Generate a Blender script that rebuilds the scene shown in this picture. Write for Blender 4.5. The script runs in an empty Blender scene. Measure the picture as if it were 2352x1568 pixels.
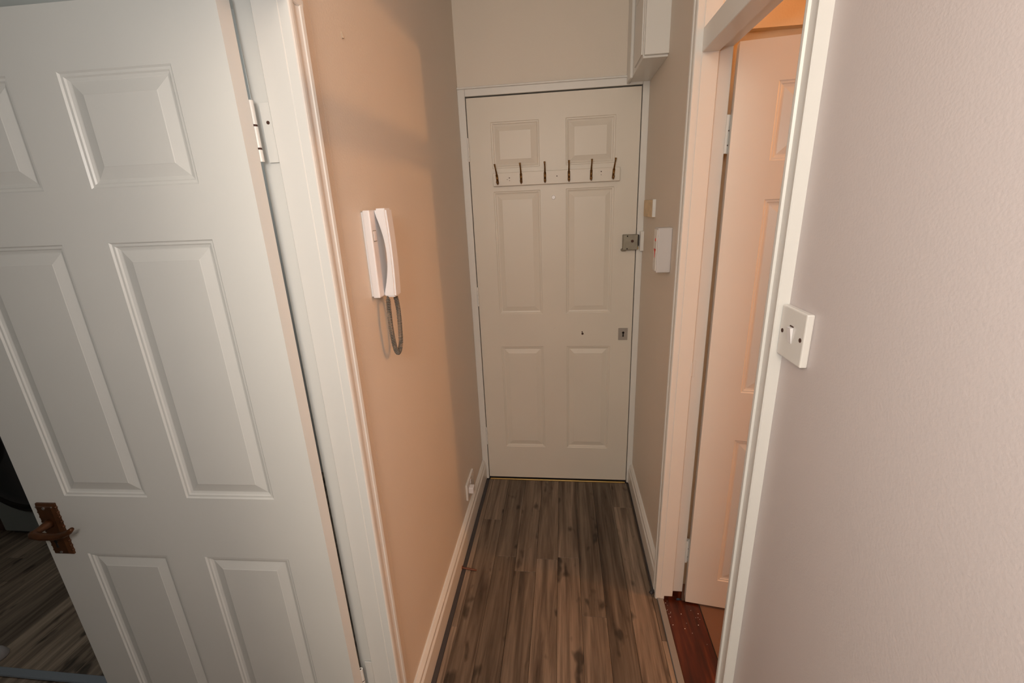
import bpy, bmesh, math, random
from mathutils import Vector, Matrix
random.seed(4)
C = bpy.context.scene.collection

# ---------------------------------------------------------------- camera
YAW, PITCH, ROLL, CAM_H = .1214, .3018, -.0424, 1.5252
fw = Vector((-math.sin(YAW)*math.cos(PITCH), math.cos(YAW)*math.cos(PITCH), -math.sin(PITCH)))
r0 = Vector((math.cos(YAW), math.sin(YAW), 0)); u0 = r0.cross(fw)
rr = r0*math.cos(ROLL) + u0*math.sin(ROLL); uu = -r0*math.sin(ROLL) + u0*math.cos(ROLL)
cd = bpy.data.cameras.new('camera'); cam = bpy.data.objects.new('camera', cd); C.objects.link(cam)
cd.sensor_width = 36; cd.lens = 1009.68/2352*36; cd.clip_start = .02
M = Matrix((rr, uu, -fw)).transposed().to_4x4(); M.translation = Vector((0, 0, CAM_H)); cam.matrix_world = M
bpy.context.scene.camera = cam

# ---------------------------------------------------------------- world, lights, exposure
w = bpy.data.worlds.new('world'); bpy.context.scene.world = w; w.use_nodes = True
w.node_tree.nodes['Background'].inputs[0].default_value = (.9, .95, 1, 1)
w.node_tree.nodes['Background'].inputs[1].default_value = .02
vs = bpy.context.scene.view_settings
vs.view_transform = 'Standard'; vs.look = 'None'; vs.exposure = 0; vs.gamma = 1; vs.use_curve_mapping = False

def light(name, kind, loc, power, col, size=.1, aim=None, size_y=None, spread=None):
    d = bpy.data.lights.new(name, kind); o = bpy.data.objects.new(name, d); C.objects.link(o)
    o.location = loc; d.energy = power; d.color = col
    if kind == 'AREA':
        d.size = size
        if size_y: d.shape = 'RECTANGLE'; d.size_y = size_y
        if spread: d.spread = spread
    else: d.shadow_soft_size = size
    if aim: o.rotation_euler = (Vector(aim) - Vector(loc)).to_track_quat('-Z', 'Y').to_euler()
    return o
light('flash', 'POINT', (-.19, -.07, 1.66), 14, (1, .99, .955), .09)                       # stands in for the flash, moved left off the camera
light('hall_lamp', 'AREA', (-.15, -1.25, 2.15), 16, (1, .87, .72), .6, aim=(-.1, 1.2, .95))    # lamp in the hall behind the photographer
light('bathroom_bulb', 'POINT', (2.40, .865, 2.44), 46, (1, .46, .17), .05)                   # warm bulb in the room on the right

light('kitchen_fill', 'POINT', (-1.75, 1.35, 2.0), 8, (.95, 1, .95), .15)              # added fill for the kitchen floor and the wall behind the door gap

# ---------------------------------------------------------------- materials
def mat(name, col, rough=.5, metal=0, bump=0, bscale=60, var=0, vscale=3, spec=.5, col2=None, bdist=.002):
    m = bpy.data.materials.new(name); m.use_nodes = True; nt = m.node_tree; b = nt.nodes['Principled BSDF']
    b.inputs['Base Color'].default_value = (*col, 1); b.inputs['Roughness'].default_value = rough
    b.inputs['Metallic'].default_value = metal; b.inputs['Specular IOR Level'].default_value = spec
    geo = nt.nodes.new('ShaderNodeNewGeometry')
    if var or col2:
        n = nt.nodes.new('ShaderNodeTexNoise'); n.inputs['Scale'].default_value = vscale; n.inputs['Detail'].default_value = 4
        nt.links.new(geo.outputs['Position'], n.inputs['Vector'])
        r = nt.nodes.new('ShaderNodeValToRGB'); r.color_ramp.elements[0].position = .3; r.color_ramp.elements[1].position = .7
        c2 = col2 or tuple(c*(1-var) for c in col)
        r.color_ramp.elements[0].color = (*c2, 1); r.color_ramp.elements[1].color = (*col, 1)
        nt.links.new(n.outputs['Fac'], r.inputs[0]); nt.links.new(r.outputs[0], b.inputs['Base Color'])
    if bump:
        n = nt.nodes.new('ShaderNodeTexNoise'); n.inputs['Scale'].default_value = bscale; n.inputs['Detail'].default_value = 3
        nt.links.new(geo.outputs['Position'], n.inputs['Vector'])
        bp = nt.nodes.new('ShaderNodeBump'); bp.inputs['Strength'].default_value = bump; bp.inputs['Distance'].default_value = bdist
        nt.links.new(n.outputs['Fac'], bp.inputs['Height']); nt.links.new(bp.outputs[0], b.inputs['Normal'])
    return m
WALL = mat('wall_paint', (.75, .68, .595), .55, bump=.25, bscale=220, var=.04, vscale=2)
WALLR = mat('wall_paint_flash_lilac', (.60, .535, .525), .38, bump=.35, bscale=260, var=.04, vscale=2, bdist=.001)  # lilac tint of the flash light is put into this wall colour
WOODW = mat('white_gloss', (.76, .75, .72), .32, bump=.12, bscale=40, var=.02)
DOORW = mat('door_white', (.83, .82, .78), .36, bump=.1, bscale=50, var=.03, vscale=4)
FDOOR = mat('front_door_white', (.74, .69, .61), .4, bump=.1, bscale=50, var=.04, vscale=3)  # cream tone carries the warm bounce light of the corridor end
MAGN = mat('magnolia_bulb_glow', (.80, .65, .45), .6, bump=.2, bscale=200)  # the bulb's orange glow is put into this wall colour
CEIL = mat('ceiling_white', (.75, .73, .70), .8)
KITW = mat('kitchen_wall', (.62, .61, .60), .7)
PLAS = mat('white_plastic', (.80, .78, .79), .3)
SWPL = mat('switch_plastic', (.74, .72, .69), .25)
YELL = mat('yellowed_plastic', (.80, .61, .36), .5, var=.25, vscale=40)
RED = mat('red_print', (.75, .03, .02), .5)
BRASS = mat('aged_brass', (.30, .15, .045), .38, metal=.85, var=.5, vscale=90)
GOLD = mat('gold_strip', (.85, .62, .25), .3, metal=1)
BRONZ = mat('bronze_handle', (.12, .045, .016), .4, metal=.45, var=.35, vscale=60)
STEEL = mat('steel', (.55, .55, .54), .35, metal=.9)
LOCK = mat('lock_metal', (.30, .275, .22), .42, metal=.5, var=.15, vscale=40)
DARK = mat('dark_void', (.012, .008, .006), .8)
BROWNG = mat('dark_brown_rebate', (.06, .022, .012), .7)
CORD = mat('grey_cord', (.16, .145, .125), .5)
EDGE = mat('dark_edge', (.045, .040, .042), .55)
ALU = mat('grey_strip', (.30, .285, .27), .45, metal=.35)
CARPET = mat('brown_carpet', (.20, .11, .075), .95, bump=.6, bscale=500)
BLACK = mat('black_glass', (.004, .004, .005), .06)
WMACH = mat('appliance_white_dimmed', (.22, .24, .235), .35)  # white casing greyed in its colour to stand for the dim kitchen
CABW = mat('dark_cabinet', (.05, .02, .015), .5)
STRIPG = mat('blue_grey_strip', (.17, .19, .22), .5)

def board_mat():
    m = bpy.data.materials.new('red_stained_board'); m.use_nodes = True; nt = m.node_tree; b = nt.nodes['Principled BSDF']
    geo = nt.nodes.new('ShaderNodeNewGeometry'); mp = nt.nodes.new('ShaderNodeMapping'); mp.inputs['Scale'].default_value = (26, 2.2, 1)
    n = nt.nodes.new('ShaderNodeTexNoise'); n.inputs['Scale'].default_value = 2; n.inputs['Detail'].default_value = 6
    nt.links.new(geo.outputs['Position'], mp.inputs[0]); nt.links.new(mp.outputs[0], n.inputs['Vector'])
    r = nt.nodes.new('ShaderNodeValToRGB'); e = r.color_ramp.elements
    e[0].position = .32; e[0].color = (.022, .005, .002, 1); e[1].position = .75; e[1].color = (.17, .042, .014, 1)
    a = e.new(.55); a.color = (.075, .013, .004, 1)
    nt.links.new(n.outputs['Fac'], r.inputs[0]); nt.links.new(r.outputs[0], b.inputs['Base Color']); b.inputs['Roughness'].default_value = .33
    return m
BOARD = board_mat()

def plank_mat():
    m = bpy.data.materials.new('laminate_plank'); m.use_nodes = True; nt = m.node_tree; b = nt.nodes['Principled BSDF']
    N = nt.nodes.new; L = nt.links.new
    geo = N('ShaderNodeNewGeometry'); oi = N('ShaderNodeObjectInfo')
    off = N('ShaderNodeVectorMath'); off.operation = 'ADD'
    sc = N('ShaderNodeVectorMath'); sc.operation = 'SCALE'; sc.inputs['Scale'].default_value = 37
    cmb = N('ShaderNodeCombineXYZ'); L(oi.outputs['Random'], cmb.inputs[1]); L(oi.outputs['Random'], cmb.inputs[2])
    L(cmb.outputs[0], sc.inputs[0]); L(geo.outputs['Position'], off.inputs[0]); L(sc.outputs[0], off.inputs[1])
    def noise(scl, s, det, rough=.55, dist=0.):
        mp = N('ShaderNodeMapping'); mp.inputs['Scale'].default_value = scl; L(off.outputs[0], mp.inputs[0])
        n = N('ShaderNodeTexNoise'); n.inputs['Scale'].default_value = s; n.inputs['Detail'].default_value = det
        n.inputs['Roughness'].default_value = rough; n.inputs['Distortion'].default_value = dist
        L(mp.outputs[0], n.inputs['Vector']); return n
    fine = noise((60, 3, 1), 1.6, 6, .6); broad = noise((24, 1.3, 1), 1.3, 5, .55, .7); knot = noise((16, 7, 1), 1.1, 2, .5)
    r = N('ShaderNodeValToRGB'); e = r.color_ramp.elements
    e[0].position = .30; e[0].color = (.062, .042, .030, 1); e[1].position = .72; e[1].color = (.290, .222, .168, 1)
    a = e.new(.47); a.color = (.165, .122, .090, 1)
    L(broad.outputs['Fac'], r.inputs[0])
    rf = N('ShaderNodeMapRange'); rf.inputs[1].default_value = .3; rf.inputs[2].default_value = .7; rf.inputs[3].default_value = .68; rf.inputs[4].default_value = 1.2
    L(fine.outputs['Fac'], rf.inputs[0])
    rk = N('ShaderNodeMapRange'); rk.inputs[1].default_value = .62; rk.inputs[2].default_value = .70; rk.inputs[3].default_value = 1; rk.inputs[4].default_value = .35
    L(knot.outputs['Fac'], rk.inputs[0])
    tone = N('ShaderNodeMapRange'); tone.inputs[3].default_value = .66; tone.inputs[4].default_value = 1.3; L(oi.outputs['Random'], tone.inputs[0])
    m1 = N('ShaderNodeMath'); m1.operation = 'MULTIPLY'; L(rf.outputs[0], m1.inputs[0]); L(rk.outputs[0], m1.inputs[1])
    m2 = N('ShaderNodeMath'); m2.operation = 'MULTIPLY'; L(m1.outputs[0], m2.inputs[0]); L(tone.outputs[0], m2.inputs[1])
    vm = N('ShaderNodeVectorMath'); vm.operation = 'SCALE'; L(r.outputs[0], vm.inputs[0]); L(m2.outputs[0], vm.inputs['Scale'])
    L(vm.outputs[0], b.inputs['Base Color']); b.inputs['Roughness'].default_value = .5
    b.inputs['Specular IOR Level'].default_value = .35
    bp = N('ShaderNodeBump'); bp.inputs['Strength'].default_value = .25; bp.inputs['Distance'].default_value = .0008
    L(fine.outputs['Fac'], bp.inputs['Height']); L(bp.outputs[0], b.inputs['Normal'])
    return m
PLANK = plank_mat()

# ---------------------------------------------------------------- helpers
def NB(): return bmesh.new()
def box(bm, x0, x1, y0, y1, z0, z1, bev=0, seg=1):
    t = bmesh.new()
    v = [t.verts.new((x, y, z)) for x in (x0, x1) for y in (y0, y1) for z in (z0, z1)]
    for f in ((0, 1, 3, 2), (4, 6, 7, 5), (0, 4, 5, 1), (2, 3, 7, 6), (0, 2, 6, 4), (1, 5, 7, 3)): t.faces.new([v[i] for i in f])
    if bev: bmesh.ops.bevel(t, geom=t.edges[:], offset=bev, segments=seg, affect='EDGES', profile=.5)
    me = bpy.data.meshes.new('t'); t.to_mesh(me); t.free(); bm.from_mesh(me); bpy.data.meshes.remove(me)
def prism(bm, pts, axis, a, b):
    """extrude the closed polygon pts along axis; pts hold the two other coordinates in order"""
    def P(p, t): 
        return {'x': (t, p[0], p[1]), 'y': (p[0], t, p[1]), 'z': (p[0], p[1], t)}[axis]
    A = [bm.verts.new(P(p, a)) for p in pts]; B = [bm.verts.new(P(p, b)) for p in pts]
    n = len(pts); bm.faces.new(A); bm.faces.new(B[::-1])
    for i in range(n): bm.faces.new((A[i], B[i], B[(i+1) % n], A[(i+1) % n]))
def tube(bm, pts, r, seg=8, cap=True):
    pts = [Vector(p) for p in pts]; rs = r if isinstance(r, (list, tuple)) else [r]*len(pts); rings = []
    up = None
    for i, p in enumerate(pts):
        d = (pts[min(i+1, len(pts)-1)] - pts[max(i-1, 0)]).normalized()
        if up is None: up = d.orthogonal().normalized()
        up = (up - d*up.dot(d)); up = up.normalized() if up.length > 1e-6 else d.orthogonal().normalized()
        s = d.cross(up)
        rings.append([bm.verts.new(p + (up*math.cos(a) + s*math.sin(a))*rs[i]) for a in [2*math.pi*k/seg for k in range(seg)]])
    for A, B in zip(rings, rings[1:]):
        for k in range(seg): bm.faces.new((A[k], A[(k+1) % seg], B[(k+1) % seg], B[k]))
    if cap: bm.faces.new(rings[0][::-1]); bm.faces.new(rings[-1])
def obj(name, bm, m, parent=None, smooth=False, label=None):
    bmesh.ops.recalc_face_normals(bm, faces=bm.faces[:])
    me = bpy.data.meshes.new(name); bm.to_mesh(me); bm.free(); me.materials.append(m)
    if smooth:
        for p in me.polygons: p.use_smooth = True
    o = bpy.data.objects.new(name, me); C.objects.link(o)
    if parent: o.parent = parent
    if label: o['label'] = label
    return o
def bobj(name, m, parent, *boxes, bev=0, label=None, seg=1):
    bm = NB()
    for b in boxes: box(bm, *b, bev=bev, seg=seg)
    return obj(name, bm, m, parent, label=label)
def tag(o, label, cat, kind=None, group=None):
    o['label'] = label; o['category'] = cat
    if kind: o['kind'] = kind
    if group: o['group'] = group
    return o
def empty(name, loc, label, cat, kind=None, rz=0, group=None):
    o = bpy.data.objects.new(name, None); C.objects.link(o); o.location = loc; o.rotation_euler.z = rz; o.empty_display_size = .1
    return tag(o, label, cat, kind, group)

XL, XR, YF, ZC = -.468, .378, 2.197, 2.42       # corridor faces, far wall, ceiling
# ---------------------------------------------------------------- setting: walls, ceilings
def struct(name, m, label, cat, *boxes, bev=0): return tag(bobj(name, m, None, *boxes, bev=bev), label, cat, 'structure')
wl = struct('wall_left', WALL, 'warm-lit painted wall on the left holding the intercom', 'wall',
       (XL-.08, XL, .85, YF+.12, 0, ZC), (XL-.08, XL, -1.7, .02, 0, ZC), (XL-.08, XL, .02, .85, 1.90, ZC))
struct('wall_right', WALLR, 'right wall with lilac flash tint in its colour, holding the light switch', 'wall',
       (XR, XR+.085, -1.7, .785, 0, ZC))
struct('wall_right', WALL, 'short beige wall between the right doorway and the front door', 'wall',
       (XR, XR+.085, 1.45, YF+.12, 0, ZC), (XR, XR+.085, .785, 1.45, 2.19, ZC))
struct('wall_far', WALL, 'beige wall above the front door at the corridor end', 'wall', (XL, XR, YF, YF+.12, 2.032, ZC))
struct('wall_back', WALL, 'hall wall behind the photographer', 'wall', (XL-.08, XR+.085, -1.8, -1.7, 0, ZC))
struct('ceiling', CEIL, 'white corridor ceiling', 'ceiling', (XL-.08, XR+.085, -1.8, YF+.12, ZC, ZC+.06))
# a fine vertical plaster line on the left wall beside the architrave
tag(bobj('trim_5', WALL, None, (XL-.001, XL+.0005, .924, .926, .125, ZC-.002)), 'hairline vertical plaster ridge beside the left doorway architrave', 'plaster line', 'structure')
# kitchen behind the left doorway
struct('wall_kitchen', KITW, 'dim grey kitchen walls behind the open left door', 'wall',
       (-3.5, XL-.08, 2.2, 2.3, -.02, ZC), (-3.6, -3.5, -.9, 2.3, -.02, ZC), (-3.5, XL-.08, -1.0, -.9, -.02, ZC))
struct('ceiling_kitchen', CEIL, 'kitchen ceiling', 'ceiling', (-3.6, XL-.08, -1.0, 2.3, ZC, ZC+.06))
# room behind the right doorway
struct('wall_bathroom', MAGN, 'orange-lit wall behind the half-open right door', 'wall',
       (XR+.085, 3.0, 1.50, 1.6, 0, 2.7), (3.0, 3.1, -.5, 1.6, 0, 2.7), (XR+.085, 3.0, -.6, -.5, 0, 2.7), (XR+.0849, XR+.0851, -.6, 1.6, ZC, 2.7))
struct('ceiling_bathroom', CEIL, 'ceiling of the warm-lit room', 'ceiling', (XR+.085, 3.1, -.6, 1.6, 2.7, 2.76))
tag(bobj('trim_6', MAGN, None, (XR+.085, 3.0, 1.470, 1.50, 1.958, 1.974)), 'thin added shadow-casting rail on the orange-lit wall above the right door', 'rail', 'structure')  # batten added so its shadow draws the dark line over the door

# ---------------------------------------------------------------- floor of single planks
fl = tag(bobj('floor', EDGE, None, (XL-.08, XR-.012, -1.8, YF+.06, -.03, -.006), (-3.6, XL-.08, -1.0, 2.3, -.03, -.006)),
         'grey-brown wood-look laminate plank floor', 'floor', 'structure')
_pl = {}
def plank(x0, x1, y0, y1):
    k = (round(x1-x0, 4), round(y1-y0, 4))
    if k not in _pl:
        bm = NB(); wx, wy, c = k[0]/2, k[1]/2, .0011
        top = [bm.verts.new(p) for p in ((-wx+c, -wy+c, 0), (wx-c, -wy+c, 0), (wx-c, wy-c, 0), (-wx+c, wy-c, 0))]
        mid = [bm.verts.new(p) for p in ((-wx+.0003, -wy+.0003, -c), (wx-.0003, -wy+.0003, -c), (wx-.0003, wy-.0003, -c), (-wx+.0003, wy-.0003, -c))]
        bot = [bm.verts.new((v.co.x, v.co.y, -.006)) for v in mid]
        bm.faces.new(top)
        for A, B in ((mid, top), (bot, mid)):
            for i in range(4): bm.faces.new((A[i], A[(i+1) % 4], B[(i+1) % 4], B[i]))
        bmesh.ops.recalc_face_normals(bm, faces=bm.faces[:])
        me = bpy.data.meshes.new('plank'); bm.to_mesh(me); bm.free(); me.materials.append(PLANK); _pl[k] = me
    o = bpy.data.objects.new('plank', _pl[k]); C.objects.link(o); o.parent = fl; o.location = ((x0+x1)/2, (y0+y1)/2, 0)
P = .0945
cols = [-.408+P*k for k in range(-1, 10)]           # corridor columns
starts = [1.24, .62, 1.60, .30, 1.595, 1.61, .10, 1.055, .75]
lens_ = 1.22
for i in range(len(cols)-1):
    x0, x1 = max(cols[i], XL+.036), min(cols[i+1], XR-.012)
    if x1 - x0 < .01: continue
    s = starts[i % len(starts)]; y = s - 3*lens_
    while y < YF:
        a, b = max(y, -1.7), min(y+lens_, YF-.017)
        if b - a > .02: plank(x0, x1, a, b)
        y += lens_
x = cols[0]-P
k = 0
x1 = XL+.0
xs = []
xx = -.5025
while xx > -3.5: xs.append((max(xx-P, -3.5), xx)); xx -= P
for a_, b_ in xs:
    s = random.uniform(0, lens_); y = s-1.9-lens_
    while y < 2.2:
        a, b = max(y, -.9), min(y+lens_, 2.2)
        if b_ > -.55 : a, b = max(a, .06), min(b, .81)
        if b-a > .02: plank(a_, b_, a, b)
        y += lens_
# dark edge strips beside the skirtings and the strip closing the kitchen floor
bm = NB(); prism(bm, [(XL+.0205, 0), (XL+.036, 0), (XL+.036, .0015), (XL+.0205, .006)], 'y', .87, YF-.028)
tag(obj('edge_strip', bm, EDGE), 'dark line along the left skirting', 'floor strip')
bm = NB()
path = [(XR-.0195, YF-.03), (XR-.0195, 1.50), (XR-.020, 1.462), (XR-.026, 1.448), (XR-.034, 1.440)]
tube(bm, [(a, b, .0035) for a, b in path], .0075, 8)
tag(obj('edge_strip', bm, EDGE, smooth=True), 'dark grey sealant bead along the right skirting, curling away by the threshold', 'floor strip')
tag(bobj('floor_strip', STRIPG, None, (-2.6, -1.25, .925, .955, .0002, .008), bev=.003), 'blue-grey metal strip across the kitchen floor', 'floor strip')

# ---------------------------------------------------------------- skirtings
def skirt(name, x, sgn, y0, y1, lab):
    H = .122; t = .020
    pr = [(0, .0), (t, .0), (t, H-.036), (t-.003, H-.030), (t-.005, H-.027), (t-.005, H-.012), (t-.011, H-.004), (t-.014, H), (0, H)]
    bm = NB(); prism(bm, [(x+sgn*a, b) for a, b in pr], 'y', y0, y1); return tag(obj(name, bm, WOODW), lab, 'skirting board', 'structure')
skirt('baseboard_left', XL, 1, .869, YF, 'white skirting board along the left corridor wall')
skirt('baseboard_right', XR, -1, 1.464, YF, 'short white skirting board between front door and right doorway')

# ---------------------------------------------------------------- doorway frames
def arch_y(bm, x, sgn, yi, dirn, z0, z1, W=.046, T=.020):
    """vertical architrave on the wall plane x, inner edge yi, running in dirn along y"""
    pr = [(0, 0), (0, T-.003), (.002, T-.001), (.006, T), (.012, T), (.0135, T-.004), (.017, T-.004), (.028, T-.005), (.035, T-.003), (.0365, T-.001), (W-.002, T), (W, T-.002), (W, 0)]
    prism(bm, [(x+sgn*b, yi+dirn*a) for a, b in pr], 'z', z0, z1)
def arch_h(bm, x, sgn, zi, y0, y1, W=.058, T=.020):
    pr = [(0, 0), (0, T-.003), (.002, T-.001), (.006, T), (.012, T), (.0135, T-.004), (.017, T-.004), (.030, T-.005), (W-.012, T-.003), (W-.010, T-.001), (W-.002, T), (W, T-.002), (W, 0)]
    prism(bm, [(x+sgn*b, zi+a) for a, b in pr], 'y', y0, y1)
# kitchen doorway (left): trim_1
t1 = empty('trim_1', (XL, .817, 0), 'white painted door frame of the kitchen doorway on the left', 'door frame', 'structure')
def child(o, root): o.parent = root; o.matrix_parent_inverse = Matrix.Translation(-root.location); return o
def cb(root, name, m, *boxes, bev=0, label=None): return child(bobj(name, m, None, *boxes, bev=bev, label=label), root)
cb(t1, 'jamb', WOODW, (-.516, XL, .817, .85, 0, 1.90), (-.556, -.516, .829, .85, 0, 1.90), bev=.0012)
cb(t1, 'jamb', WOODW, (-.516, XL, .02, .05, 0, 1.90), (-.556, -.516, .02, .038, 0, 1.90), bev=.0012)
cb(t1, 'head', WOODW, (-.516, XL, .05, .817, 1.868, 1.90), (-.556, -.516, .038, .829, 1.880, 1.90), bev=.0012)
for yi, dr in ((.8185, 1), (.0485, -1)):
    bm = NB(); arch_y(bm, XL, 1, yi, dr, 0, 1.92); child(obj('architrave', bm, WOODW), t1)
bm = NB(); arch_h(bm, XL, 1, 1.8665, .0, .866); child(obj('architrave', bm, WOODW), t1)
# right doorway with fanlight opening: trim_2
YJ = 1.418; YN = .816; ZH = 1.897
t2 = empty('trim_2', (XR, YJ, 0), 'white painted frame of the right doorway with an open fanlight above the bar', 'door frame', 'structure')
cb(t2, 'jamb', WOODW, (XR, .424, YJ, 1.452, 0, 2.19), (.424, .463, YJ+.011, 1.452, 0, 2.19), bev=.0015)
cb(t2, 'jamb', WOODW, (XR, .424, .785, YN, 0, 2.19), (.424, .463, .785, YN-.011, 0, 2.19), bev=.0015)
cb(t2, 'transom_bar', WOODW, (XR, .424, YN, YJ, ZH, 1.955), (.424, .463, YN-.011, YJ+.011, ZH+.012, 1.955), bev=.0015)
cb(t2, 'head', WOODW, (XR, .463, YN, YJ, 2.165, 2.19), bev=.0015)
bm = NB(); arch_y(bm, XR, -1, YJ+.0015, 1, 0, ZC-.001); child(obj('architrave', bm, WOODW), t2)
bm = NB(); arch_y(bm, XR, -1, YN-.0015, -1, 0, ZC-.001); child(obj('architrave', bm, WOODW), t2)
bm = NB(); arch_h(bm, XR, -1, 2.164, YN, YJ); child(obj('architrave', bm, WOODW), t2)
cb(t2, 'paint_scar', BOARD, (.392, .440, YJ-.0008, YJ+.004, .0, .018), (.424, .462, YJ+.0102, YJ+.013, .0, .034), label='bare red wood where paint has chipped at the jamb foot')
cb(t2, 'keep_patch', WOODW, (.420, .4245, YJ-.001, YJ+.006, .955, 1.0), (.427, .437, YJ+.010, YJ+.0125, .948, 1.008), bev=.0006, label='rough filled patch in the jamb')
# front door frame: trim_3
DX0, DX1, DZ0, DZ1, DY = -.4315, .3455, .012, 1.991, 2.193
t3 = empty('trim_3', (XL, YF, 0), 'white frame around the front door at the corridor end', 'door frame', 'structure')
cb(t3, 'jamb', WOODW, (XL+.0, DX0-.0035, DY-.006, YF+.119, 0, 2.0302), bev=.0015)
cb(t3, 'jamb', WOODW, (DX1+.0035, XR+.0, DY-.006, YF+.119, 0, 2.0302), bev=.0015)
cb(t3, 'head', WOODW, (DX0-.003, DX1+.003, DY-.0055, YF+.12, DZ1+.006, 2.030), bev=.0015)
cb(t3, 'bead', WOODW, (XL, XR, DY-.014, DY-.004, 2.026, 2.034), bev=.002)
cb(t3, 'rebate', BROWNG, (DX0-.02, DX1+.02, YF+.045, YF+.118, .0, DZ1+.02))
cb(t3, 'threshold', GOLD, (DX0+.004, DX1-.004, DY-.012, DY-.0015, -.005, .0048), bev=.0015, label='brass threshold strip')
cb(t3, 'keep', WOODW, (.362, .381, DY-.030, DY-.005, 1.290, 1.382), bev=.002, label='painted keep of the night latch')

# pipe boxing in the top right corner: trim_4
t4 = empty('trim_4', (XR, YF, 2.0), 'white pipe boxing in the top right corner above the front door', 'boxing', 'structure')
cb(t4, 'side_board', WOODW, (.291, XR, 1.853, YF, 2.007, ZC), bev=.001)
cb(t4, 'front_board', WOODW, (.294, XR, 1.838, 1.8515, 2.014, ZC), bev=.001)
cb(t4, 'batten', WOODW, (.2865, .2915, 1.868, 2.03, 2.022, 2.225), (.2865, .2915, 1.868, 2.03, 2.2275, ZC), bev=.0008)
cb(t4, 'bead', WOODW, (.279, .291, 2.09, YF, 2.001, ZC), bev=.002)

# ---------------------------------------------------------------- six-panel doors
PROF = [(0, 0), (.003, .0026), (.0075, .0029), (.010, .0052), (.0145, .0066), (.0165, .0068), (.0375, .0018), (.039, .0012)]
def panel_mesh(x0, x1, z0, z1, m, sc=1.0):
    bm = NB(); loops = []
    for ins, d in PROF:
        i = ins*sc; loops.append([bm.verts.new(p) for p in ((x0+i, d, z0+i), (x1-i, d, z0+i), (x1-i, d, z1-i), (x0+i, d, z1-i))])
    for A, B in zip(loops, loops[1:]):
        for k in range(4): bm.faces.new((A[k], A[(k+1) % 4], B[(k+1) % 4], B[k]))
    bm.faces.new(loops[-1])
    for f in bm.faces:
        f.normal_update()
        if f.normal.y > 0: f.normal_flip()
    me = bpy.data.meshes.new('panel'); bm.to_mesh(me); bm.free(); me.materials.append(m); return me
def six_panel(root, xs, zs, T, m, sc=1.0):
    """xs: 6 edges, zs: 8 edges ascending, local frame: face at y=0 looking -y"""
    bm = NB(); G = [[bm.verts.new((x, 0, z)) for z in zs] for x in xs]
    for i in range(5):
        for j in range(7):
            if i in (1, 3) and j in (1, 3, 5): continue
            bm.faces.new((G[i][j], G[i+1][j], G[i+1][j+1], G[i][j+1]))
    x0, x1, z0, z1 = xs[0], xs[-1], zs[0], zs[-1]
    bk = {}
    for a, i in ((x0, 0), (x1, 5)):
        for c, j in ((z0, 0), (z1, 7)): bk[i, j] = bm.verts.new((a, T, c))
    bm.faces.new((bk[0, 0], bk[0, 7], bk[5, 7], bk[5, 0]))
    bm.faces.new([G[0][j] for j in range(8)] + [bk[0, 7], bk[0, 0]]); bm.faces.new([G[5][j] for j in range(8)] + [bk[5, 7], bk[5, 0]])
    bm.faces.new([G[i][0] for i in range(6)] + [bk[5, 0], bk[0, 0]]); bm.faces.new([G[i][7] for i in range(6)] + [bk[5, 7], bk[0, 7]])
    leaf = obj('leaf', bm, m, root)
    for j in (1, 3, 5):
        for i in (1, 3):
            p = bpy.data.objects.new('panel', panel_mesh(xs[i], xs[i+1], zs[j], zs[j+1], m, sc)); C.objects.link(p); p.parent = root
    return leaf
ZR = [.212, .810, .985, 1.586, 1.688, 1.887]
def hinge(root, x, y, z0, z1, m, plate=None, gaps=True):
    bm = NB(); n = 5; h = (z1-z0)/n
    segs = [(0, .20), (.235, .58), (.615, 1)] if gaps else [(k/n+.004, (k+1)/n-.004) for k in range(n)]
    for a, b in segs: tube(bm, [(x, y, z0+a*(z1-z0)), (x, y, z0+b*(z1-z0))], .0052, 12)
    tube(bm, [(x, y, z0), (x, y, z1)], .002, 8)
    if plate: box(bm, *plate, z0, z1, bev=.0004)
    o = obj('hinge', bm, m, root)
    if gaps: bm = NB(); tube(bm, [(x, y, z0+.002), (x, y, z1-.002)], .0046, 10); obj('pin', bm, BROWNG, o)
    return o

# front door: door_1
d1 = empty('door_1', (DX0, DY, 0), 'white six-panel front door at the end of the corridor', 'door', 'structure')
Wd = DX1-DX0
six_panel(d1, [0, .106, .3285, Wd-.3285, Wd-.106, Wd], [DZ0]+ZR+[DZ1], .044, FDOOR)
for z0, z1 in ((1.724, 1.826), (1.03, 1.13), (.227, .333)): hinge(d1, -.002, -.004, z0, z1, WOODW, gaps=False)
def lx(x): return x - DX0
rl = bobj('night_latch', LOCK, d1, (lx(.283), lx(.352), -.030, 0, 1.297, 1.368), bev=.002, label='grey metal night latch case')
bm = NB(); tube(bm, [(lx(.326), -.0295, 1.338), (lx(.326), -.0335, 1.338)], .0065, 16); tube(bm, [(lx(.326), -.033, 1.338), (lx(.326), -.0345, 1.338)], .0045, 16); obj('latch_cylinder', bm, BROWNG, rl)
bobj('latch_snib', LOCK, rl, (lx(.276), lx(.300), -.026, -.006, 1.292, 1.303), bev=.003)
bobj('latch_bolt', GOLD, rl, (lx(.346), lx(.356), -.024, -.012, 1.298, 1.312), bev=.002)
bobj('latch_bolt', DARK, rl, (lx(.3522), lx(.357), -.026, -.003, 1.315, 1.366))
for px, pz in ((.303, 1.361), (.303, 1.303)):
    bm = NB(); tube(bm, [(lx(px), -.0298, pz), (lx(px), -.0312, pz)], .0032, 10); obj('screw', bm, DARK, rl)
es = bobj('escutcheon', STEEL, d1, (lx(.279), lx(.325), -.003, 0, .842, .906), bev=.0012, label='square steel keyhole plate')
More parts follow.
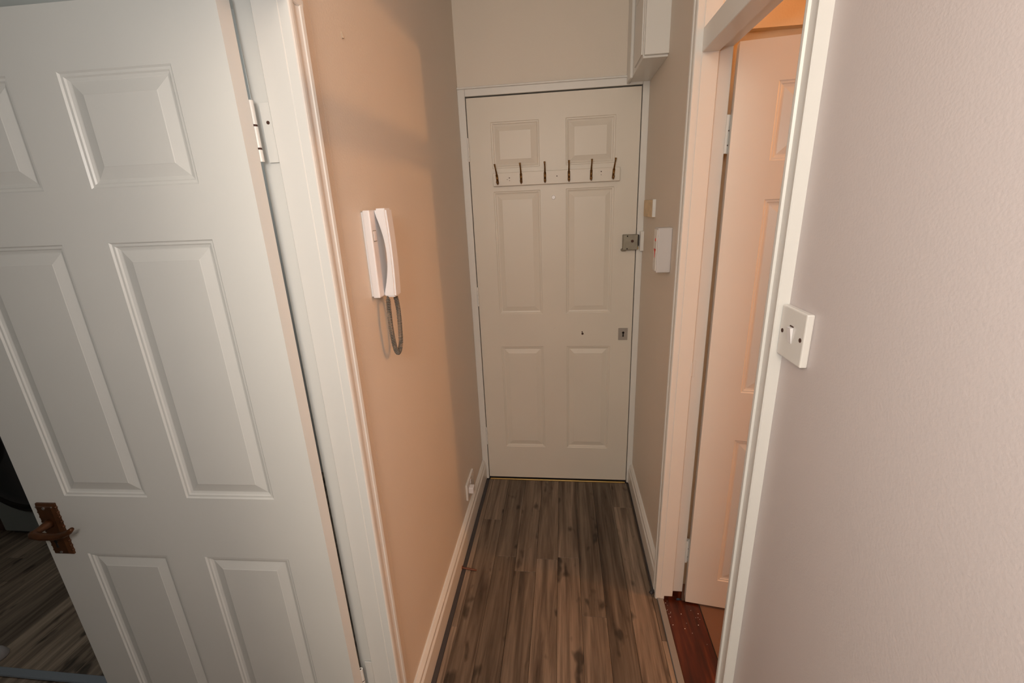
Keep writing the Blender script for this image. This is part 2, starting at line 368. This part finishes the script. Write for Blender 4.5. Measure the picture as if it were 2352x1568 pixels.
bm = NB(); tube(bm, [(lx(.303), -.0028, .882), (lx(.303), -.0036, .882)], .0058, 14); prism(bm, [(lx(.303)-.0025, .882), (lx(.303)+.0025, .882), (lx(.303)+.0036, .860), (lx(.303)-.0036, .860)], 'y', -.0036, -.0028)
obj('keyhole', bm, DARK, es)
bm = NB(); tube(bm, [(lx(.099), .002, .877), (lx(.099), -.0008, .877)], [.0062, .0058], 9); tube(bm, [(lx(.0985), .002, .885), (lx(.0955), -.0006, .889)], .003, 7); obj('drilled_hole', bm, BROWNG, d1, label='small dark bare hole')
bm = NB(); tube(bm, [(lx(-.041), .001, 1.549), (lx(-.041), -.003, 1.549)], [.010, .008], 16); obj('plug', bm, PLAS, d1, label='small white filler plug')
bm = NB(); tube(bm, [(lx(-.038), .001, .899), (lx(-.038), -.0012, .899)], [.012, .011], 16); obj('plug', bm, FDOOR, d1)

# kitchen door: door_2, leaf standing open into the kitchen
K = .9374; ANG = .0281
d2 = empty('door_2', (-.5381, .7629, 0), 'white six-panel kitchen door standing open on the left, nearest the camera', 'door', 'structure', rz=ANG)
W2 = .712; c1 = .1062*K; c2 = .3285*K
six_panel(d2, [-W2, -W2+c1, -W2+c2, -c2, -c1, 0], [.012]+[z*K for z in ZR]+[1.866], .035, DOORW, K)
hy = .041
hinge(d2, -.0015, hy, 1.617, 1.717, WOODW, (.001, .020, hy+.0195, hy+.022))
hinge(d2, -.0015, hy, .262, .362, WOODW, (.001, .020, hy+.0195, hy+.022))
hinge(d2, -.0015, hy, .95, 1.05, WOODW, (.001, .020, hy+.0195, hy+.022)) if False else None
bm = NB(); tube(bm, [(.0125, hy+.0200, 1.684), (.0125, hy+.0190, 1.684)], .0032, 8); obj('screw_hole', bm, BROWNG, d2)
# handle on its backplate
hd = NB(); s0, s1, z0, z1 = -.692, -.643, .760, .904
A = [hd.verts.new(p) for p in ((s0, 0, z0), (s1, 0, z0), (s1, 0, z1), (s0, 0, z1))]
B = [hd.verts.new(p) for p in ((s0, -.004, z0), (s1, -.004, z0), (s1, -.004, z1), (s0, -.004, z1))]
D = [hd.verts.new(p) for p in ((s0+.006, -.009, z0+.006), (s1-.006, -.009, z0+.006), (s1-.006, -.009, z1-.006), (s0+.006, -.009, z1-.006))]
for L0, L1 in ((A, B), (B, D)):
    for i in range(4): hd.faces.new((L0[i], L0[(i+1) % 4], L1[(i+1) % 4], L1[i]))
hd.faces.new(D); hd.faces.new(A)
for k in range(10):  # scalloped long edges
    for sx in (s0+.001, s1-.001):
        tube(hd, [(sx, -.001, z0+.012+k*.0135), (sx, -.0055, z0+.012+k*.0135)], [.0042, .0025], 8)
plate = obj('handle', hd, BRONZ, d2, label='dark bronze lever handle on a long plate')
bm = NB()
tube(bm, [(-.668, -.008, .852), (-.668, -.016, .852), (-.668, -.026, .852), (-.6675, -.038, .852), (-.666, -.047, .852)], [.012, .010, .0078, .0075, .008], 14)
tube(bm, [(-.673, -.042, .852), (-.666, -.046, .851), (-.645, -.046, .847), (-.62, -.043, .845), (-.597, -.041, .849), (-.578, -.041, .858), (-.567, -.042, .867)],
     [.0068, .0088, .0085, .0078, .0072, .0062, .0045], 12)
obj('lever', bm, BRONZ, plate, smooth=True)
bm = NB(); tube(bm, [(-.671, -.0088, .800), (-.671, -.0096, .800)], .0046, 12); prism(bm, [(-.6733, .800), (-.6687, .800), (-.668, .783), (-.674, .783)], 'y', -.0096, -.0088); obj('keyhole', bm, DARK, plate)
for px, pz in ((-.6675, .894), (-.6675, .770)):
    bm = NB(); tube(bm, [(px, -.0088, pz), (px, -.0102, pz)], .0034, 10); obj('screw', bm, STEEL, plate)
bobj('plate_edge', STEEL, plate, (s0+.003, s1-.003, -.0088, -.0078, z1-.0085, z1-.0055), (s1-.0085, s1-.0065, -.0088, -.0078, z1-.016, z1-.006), label='paint-chipped bright top edge')

# right door: door_3
d3 = empty('door_3', (.470, 1.405, 0), 'white six-panel door glowing orange, open inside the right doorway', 'door', 'structure', rz=-math.radians(8.2))
W3 = .607
six_panel(d3, [0, .105, .262, W3-.262, W3-.105, W3], [.010]+[z-.076 for z in ZR]+[1.912], .035, DOORW)
hinge(d3, -.004, .036, 1.640, 1.742, WOODW, (-.024, -.004, .024, .027))
hinge(d3, -.004, .036, .175, .275, WOODW, (-.024, -.004, .024, .027))

# ---------------------------------------------------------------- right threshold and room floor
tag(bobj('metal_strip', ALU, None, (XR-.0115, XR+.012, YN-.02, 1.432, -.006, .005), bev=.002), 'narrow grey threshold strip along the laminate edge in the right doorway', 'threshold strip')
tb = tag(bobj('threshold_board', BOARD, None, (XR+.0125, .520, YN-.05, 1.4175, -.02, .002), bev=.0015), 'worn red-brown stained threshold board in the right doorway', 'threshold board')
bm = NB()
for i in range(26):
    if i < 12: px, py = random.gauss(.398, .004), random.uniform(1.30, 1.41)
    elif i < 20: px, py = random.uniform(.44, .51), random.uniform(1.25, 1.40)
    else: px, py = random.uniform(.50, .517), random.uniform(1.0, 1.35)
    r = random.uniform(.0008, .0024)
    tube(bm, [(px, py, .0018), (px, py, .0024)], [r, r*.6], 6)
o = obj('paint_speck', bm, WOODW, tb); o['kind'] = 'stuff'
bobj('groove', DARK, tb, (.5195, .5235, YN-.05, 1.40, -.02, .0012))
tag(bobj('floor_bathroom', CARPET, None, (.5235, 3.0, -.5, 1.5, -.03, -.001), (XR+.085, .5235, -.5, YN-.05, -.03, -.001), (XR+.085, .5235, 1.4175, 1.5, -.03, -.001)),
    'plain brown floor of the warm-lit room', 'floor', 'structure')

# ---------------------------------------------------------------- coat rack on the front door
cr = empty('coat_rack', (-.031, DY, 1.64), 'white wooden rail with six brass hooks, screwed across the front door', 'coat rack')
bobj('rail', FDOOR, cr, (-.292, .293, -.018, 0, -.031, .028), bev=.0022, seg=2)
def hook_mesh():
    bm = NB()
    tube(bm, [(0, -.020, .020), (0, -.024, .034), (0, -.034, .046), (0, -.042, .055), (0, -.045, .066)], [.0042, .0034, .003, .0032, .0046], 8)
    tube(bm, [(0, -.020, .020), (0, -.021, .006), (0, -.020, -.008)], [.0046, .0052, .0046], 8)
    tube(bm, [(0, -.020, -.008), (0, -.024, -.018), (0, -.032, -.021), (0, -.039, -.016), (0, -.041, -.009)], [.0046, .0036, .0034, .0038, .0052], 8)
    box(bm, -.0055, .0055, -.021, -.018, -.020, .022, bev=.001)
    bmesh.ops.recalc_face_normals(bm, faces=bm.faces[:])
    me = bpy.data.meshes.new('hook'); bm.to_mesh(me); bm.free(); me.materials.append(BRASS)
    for p in me.polygons: p.use_smooth = True
    return me
hm = hook_mesh()
for x, tw in ((-.302, -.10), (-.190, -.02), (-.079, 0), (.031, 0), (.132, .02), (.232, .09)):
    o = bpy.data.objects.new('hook', hm); C.objects.link(o); o.parent = cr; o.location = (x+.031, 0, -.001); o.rotation_euler.y = tw
for x, z in ((-.245, .004), (-.245, -.008), (-.256, -.003), (-.024, .002), (.177, .012), (.177, -.002)):
    bm = NB(); tube(bm, [(x+.031, -.0178, z), (x+.031, -.0186, z)], .0026 if z > 0 else .0016, 8)
    obj('screw', bm, BROWNG, cr)

# ---------------------------------------------------------------- intercom
ic = empty('intercom', (XL, 1.02, 1.31), 'white door-entry intercom handset with coiled grey cord on the left wall', 'intercom')
X0, Y0, Z0 = XL, 1.02, 1.31
def bx(x0, x1, y0, y1, z0, z1): return (x0-X0, x1-X0, y0-Y0, y1-Y0, z0-Z0, z1-Z0)
bm = NB(); box(bm, *bx(XL+.004, -.446, 1.022, 1.098, 1.318, 1.526), bev=.003, seg=2); box(bm, *bx(XL, XL+.005, 1.026, 1.094, 1.322, 1.522)); base = obj('base_unit', bm, PLAS, ic)
bobj('call_button', PLAS, base, bx(-.447, -.4445, 1.029, 1.044, 1.455, 1.478), bev=.0008)
bobj('button_gap', LOCK, base, bx(-.4465, -.4455, 1.0275, 1.0455, 1.4535, 1.4795))
bm = NB()
zb, zt = 1.315, 1.529; n = 22
outer = [(-.400+.0*0, zb+.003), (-.4, zt-.003)]
back = []
for k in range(n+1):
    t = k/n; z = zt + (zb-zt)*t
    back.append((-.4455 + .017*math.sin(math.pi*min(1, max(0, (t-.06)/.88)))**.9, z))
front = []
for k in range(n+1):
    t = k/n; z = zb + (zt-zb)*t
    front.append((-.4165 + .003*math.sin(math.pi*t), z))
pts = [(a-X0, b-Z0) for a, b in front+back]
prism(bm, pts, 'y', 1.048-Y0, 1.088-Y0)
bmesh.ops.recalc_face_normals(bm, faces=bm.faces[:])
es_ = [e for e in bm.edges if len(e.link_faces) == 2 and e.calc_face_angle(0) > .8]
bmesh.ops.bevel(bm, geom=es_, offset=.004, segments=2, affect='EDGES')
obj('handset', bm, PLAS, ic)
bm = NB(); cpts = []
ctrl = [(-.440, 1.052, 1.320), (-.439, 1.051, 1.303), (-.438, 1.046, 1.275), (-.438, 1.045, 1.24), (-.437, 1.047, 1.20), (-.436, 1.055, 1.172), (-.435, 1.068, 1.162), (-.434, 1.087, 1.180), (-.433, 1.093, 1.225), (-.432, 1.093, 1.27), (-.432, 1.088, 1.300), (-.432, 1.080, 1.320)]
def cr_(p, t):
    i = min(int(t), len(p)-2); u = t-i; g = lambda k: Vector(p[min(max(k, 0), len(p)-1)])
    a, b, c, d = g(i-1), g(i), g(i+1), g(i+2)
    return .5*((2*b)+(c-a)*u+(2*a-5*b+4*c-d)*u*u+(3*b-a-3*c+d)*u**3)
# arc-length coil
S = [cr_(ctrl, (len(ctrl)-1)*k/400) for k in range(401)]
acc = [0]
for a, b in zip(S, S[1:]): acc.append(acc[-1]+(b-a).length)
T_ = acc[-1]; pitch = .0042; N = int(T_/pitch*10)
j = 0; up = Vector((0, 1, 0))
for k in range(N+1):
    s = T_*k/N
    while j < 399 and acc[j+1] < s: j += 1
    f = (s-acc[j])/max(acc[j+1]-acc[j], 1e-9); p = S[j].lerp(S[j+1], f); d = (S[j+1]-S[j]).normalized()
    n1 = Vector((1, 0, 0)); n1 = (n1-d*n1.dot(d)).normalized(); n2 = d.cross(n1)
    fade = min(1, s/.014, (T_-s)/.014); R = .0050*max(.05, fade)
    a = 2*math.pi*s/pitch; cpts.append(p+(n1*math.cos(a)+n2*math.sin(a))*R - Vector((X0, Y0, Z0)))
tube(bm, cpts, .0015, 5)
obj('coiled_cord', bm, CORD, ic, smooth=True, label='grey coiled cord')

# ---------------------------------------------------------------- right wall fittings
sw = empty('light_switch', (XR, .727, 1.305), 'white single rocker light switch on the near right wall', 'light switch')
bm = NB(); xf = -.0115
pr = [(-.037, -.046), (.041, -.046), (.041, .036), (-.037, .036)]
outl = [(xf, .003), (xf+.004, 0), (0, 0)]
box(bm, xf+.0, 0, -.039, .039, -.043, .043, bev=.0022, seg=2)
obj('plate', bm, SWPL, sw)
rk = NB(); prism(rk, [(xf-.0003, .013), (xf-.0052, .0125), (xf-.0008, -.013), (xf-.0002, -.014)], 'y', -.0045, .0065); obj('rocker', rk, PLAS, sw)
bobj('rocker_gap', BROWNG, sw, (xf-.0006, xf+.001, -.0045, .0065, .0135, .0155))
for yy, zz in ((.029, .0), (-.029, .0)):
    bm = NB(); tube(bm, [(xf+.001, yy, zz), (xf-.0006, yy, zz)], .0036, 12); obj('screw', bm, BROWNG, sw)

cbx = empty('control_box', (XR, 1.612, 1.35), 'white slim box with small red marks on the right wall near the front door', 'control box')
bobj('case', mat('box_grey_white', (.60, .565, .555), .4), cbx, (-.049, 0, 0, .058, -.078, .077), bev=.003, seg=2)
bobj('face_plate', SWPL, cbx, (-.0515, -.048, .006, .052, -.072, .071), bev=.001)
bm = NB(); tube(bm, [(-.0505, .022, .036), (-.0525, .022, .036)], .0055, 12); obj('red_dot', bm, RED, cbx, label='red dot'); bm = NB()
prism(bm, [(.010, .004), (.042, .004), (.030, -.006), (.026, -.016), (.022, -.006)], 'x', -.0525, -.0505)
prism(bm, [(.0255, -.014), (.0275, -.014), (.0275, -.026), (.0255, -.026)], 'x', -.0525, -.0505)
obj('red_arrow', bm, RED, cbx, label='red arrow mark')

yp = empty('blank_plate', (XR, 1.93, 1.485), 'yellowed blank plate with a white edge on the right wall beside the front door', 'blank plate')
bobj('cover', YELL, yp, (-.012, 0, 0, .200, -.035, .035), bev=.002)
bobj('edge', WOODW, yp, (-.0125, 0, -.006, .002, -.033, .037), bev=.001)

so = empty('wall_socket', (XL, 1.755, .17), 'white plug socket low on the left wall just above the skirting', 'socket')
bobj('plate', SWPL, so, (0, .010, 0, .146, 0, .086), bev=.002, seg=2)
bobj('plug', PLAS, so, (.010, .034, .018, .052, .028, .060), bev=.004, seg=2)
bobj('rocker', PLAS, so, (.010, .0135, .060, .074, .055, .075), bev=.001)

# small brown stub on the floor by the left skirting
bm = NB(); tube(bm, [(XL+.016, 1.512, .010), (XL+.03, 1.511, .009), (XL+.06, 1.509, .006), (XL+.085, 1.506, .005)], [.0045, .004, .0045, .0035], 8)
tube(bm, [(XL+.0155, 1.512, .010), (XL+.022, 1.512, .010)], [.009, .008], 10)
tag(obj('cable_stub', bm, mat('brown_stub', (.16, .05, .025), .5), smooth=True), 'short brown cable stub sticking out of the left skirting over the floor', 'cable')

# small nail on left wall
bm = NB(); tube(bm, [(XL, 1.051, 1.893), (XL+.002, 1.051, 1.880)], [.002, .0028], 6)
tag(obj('filler_mark', bm, mat('filler', (.50, .40, .30), .8)), 'tiny vertical filler mark high on the left wall above the intercom', 'mark')

# ---------------------------------------------------------------- kitchen
wm = empty('washing_machine', (-2.57, 1.575, 0), 'washing machine with a large black round door, in the dark kitchen', 'washing machine')
bobj('body', WMACH, wm, (-.30, .30, 0, .58, .022, .85), bev=.008, seg=2)
def ring(bm, r0, r1, y0, y1, cx=0, cz=0, seg=48):
    a = [[bm.verts.new((cx+r*math.cos(t), y, cz+r*math.sin(t))) for t in [2*math.pi*k/seg for k in range(seg)]] for r, y in ((r1, 0.004), (r1, y0), ((r0+r1)/2, y1), (r0, y0+.004))]
    for A, B in zip(a, a[1:]):
        for k in range(seg): bm.faces.new((A[k], A[(k+1) % seg], B[(k+1) % seg], B[k]))
    bm.faces.new(a[-1])
dr = NB(); ring(dr, .20, .275, -.02, -.045, -.03, .433); dr = obj('door', dr, BLACK, wm, smooth=True, label='round black glass door')
bobj('door_grip', BLACK, dr, (.20, .235, -.055, -.03, .36, .50), bev=.006)
bobj('plinth', DARK, wm, (-.28, .28, .02, .55, 0, .022))
bobj('control_panel', WMACH, wm, (-.29, .29, -.008, .002, .74, .84), bev=.003)
bobj('drawer', WMACH, wm, (-.285, -.10, -.014, -.007, .75, .83), bev=.003)
bm = NB(); tube(bm, [(.02, -.008, .79), (.02, -.03, .79)], [.028, .024], 20); obj('knob', bm, STEEL, wm, smooth=True)
kc = empty('kitchen_cabinet', (-3.19, 1.60, 0), 'dark brown cabinet at the left of the washing machine', 'cabinet')
bobj('carcass', CABW, kc, (-.30, .30, 0, .58, .0, .85), bev=.002)
bobj('door', CABW, kc, (-.295, .295, -.02, -.001, .12, .84), bev=.003)
bobj('kickboard', DARK, kc, (-.30, .30, .035, .05, 0, .11)) if False else None
bm = NB(); tube(bm, [(-2.093, .985, 0), (-2.093, .985, .006), (-2.093, .985, .03), (-2.093, .985, .040)], [.034, .036, .026, .012], 20)
tube(bm, [(-2.093, .985, .036), (-2.093, .985, .052)], [.010, .010], 12)
tag(obj('door_stop', bm, mat('grey_white_cap', (.30, .27, .27), .5), smooth=True), 'small white rounded foot on the kitchen floor at the bottom left corner', 'door stop')
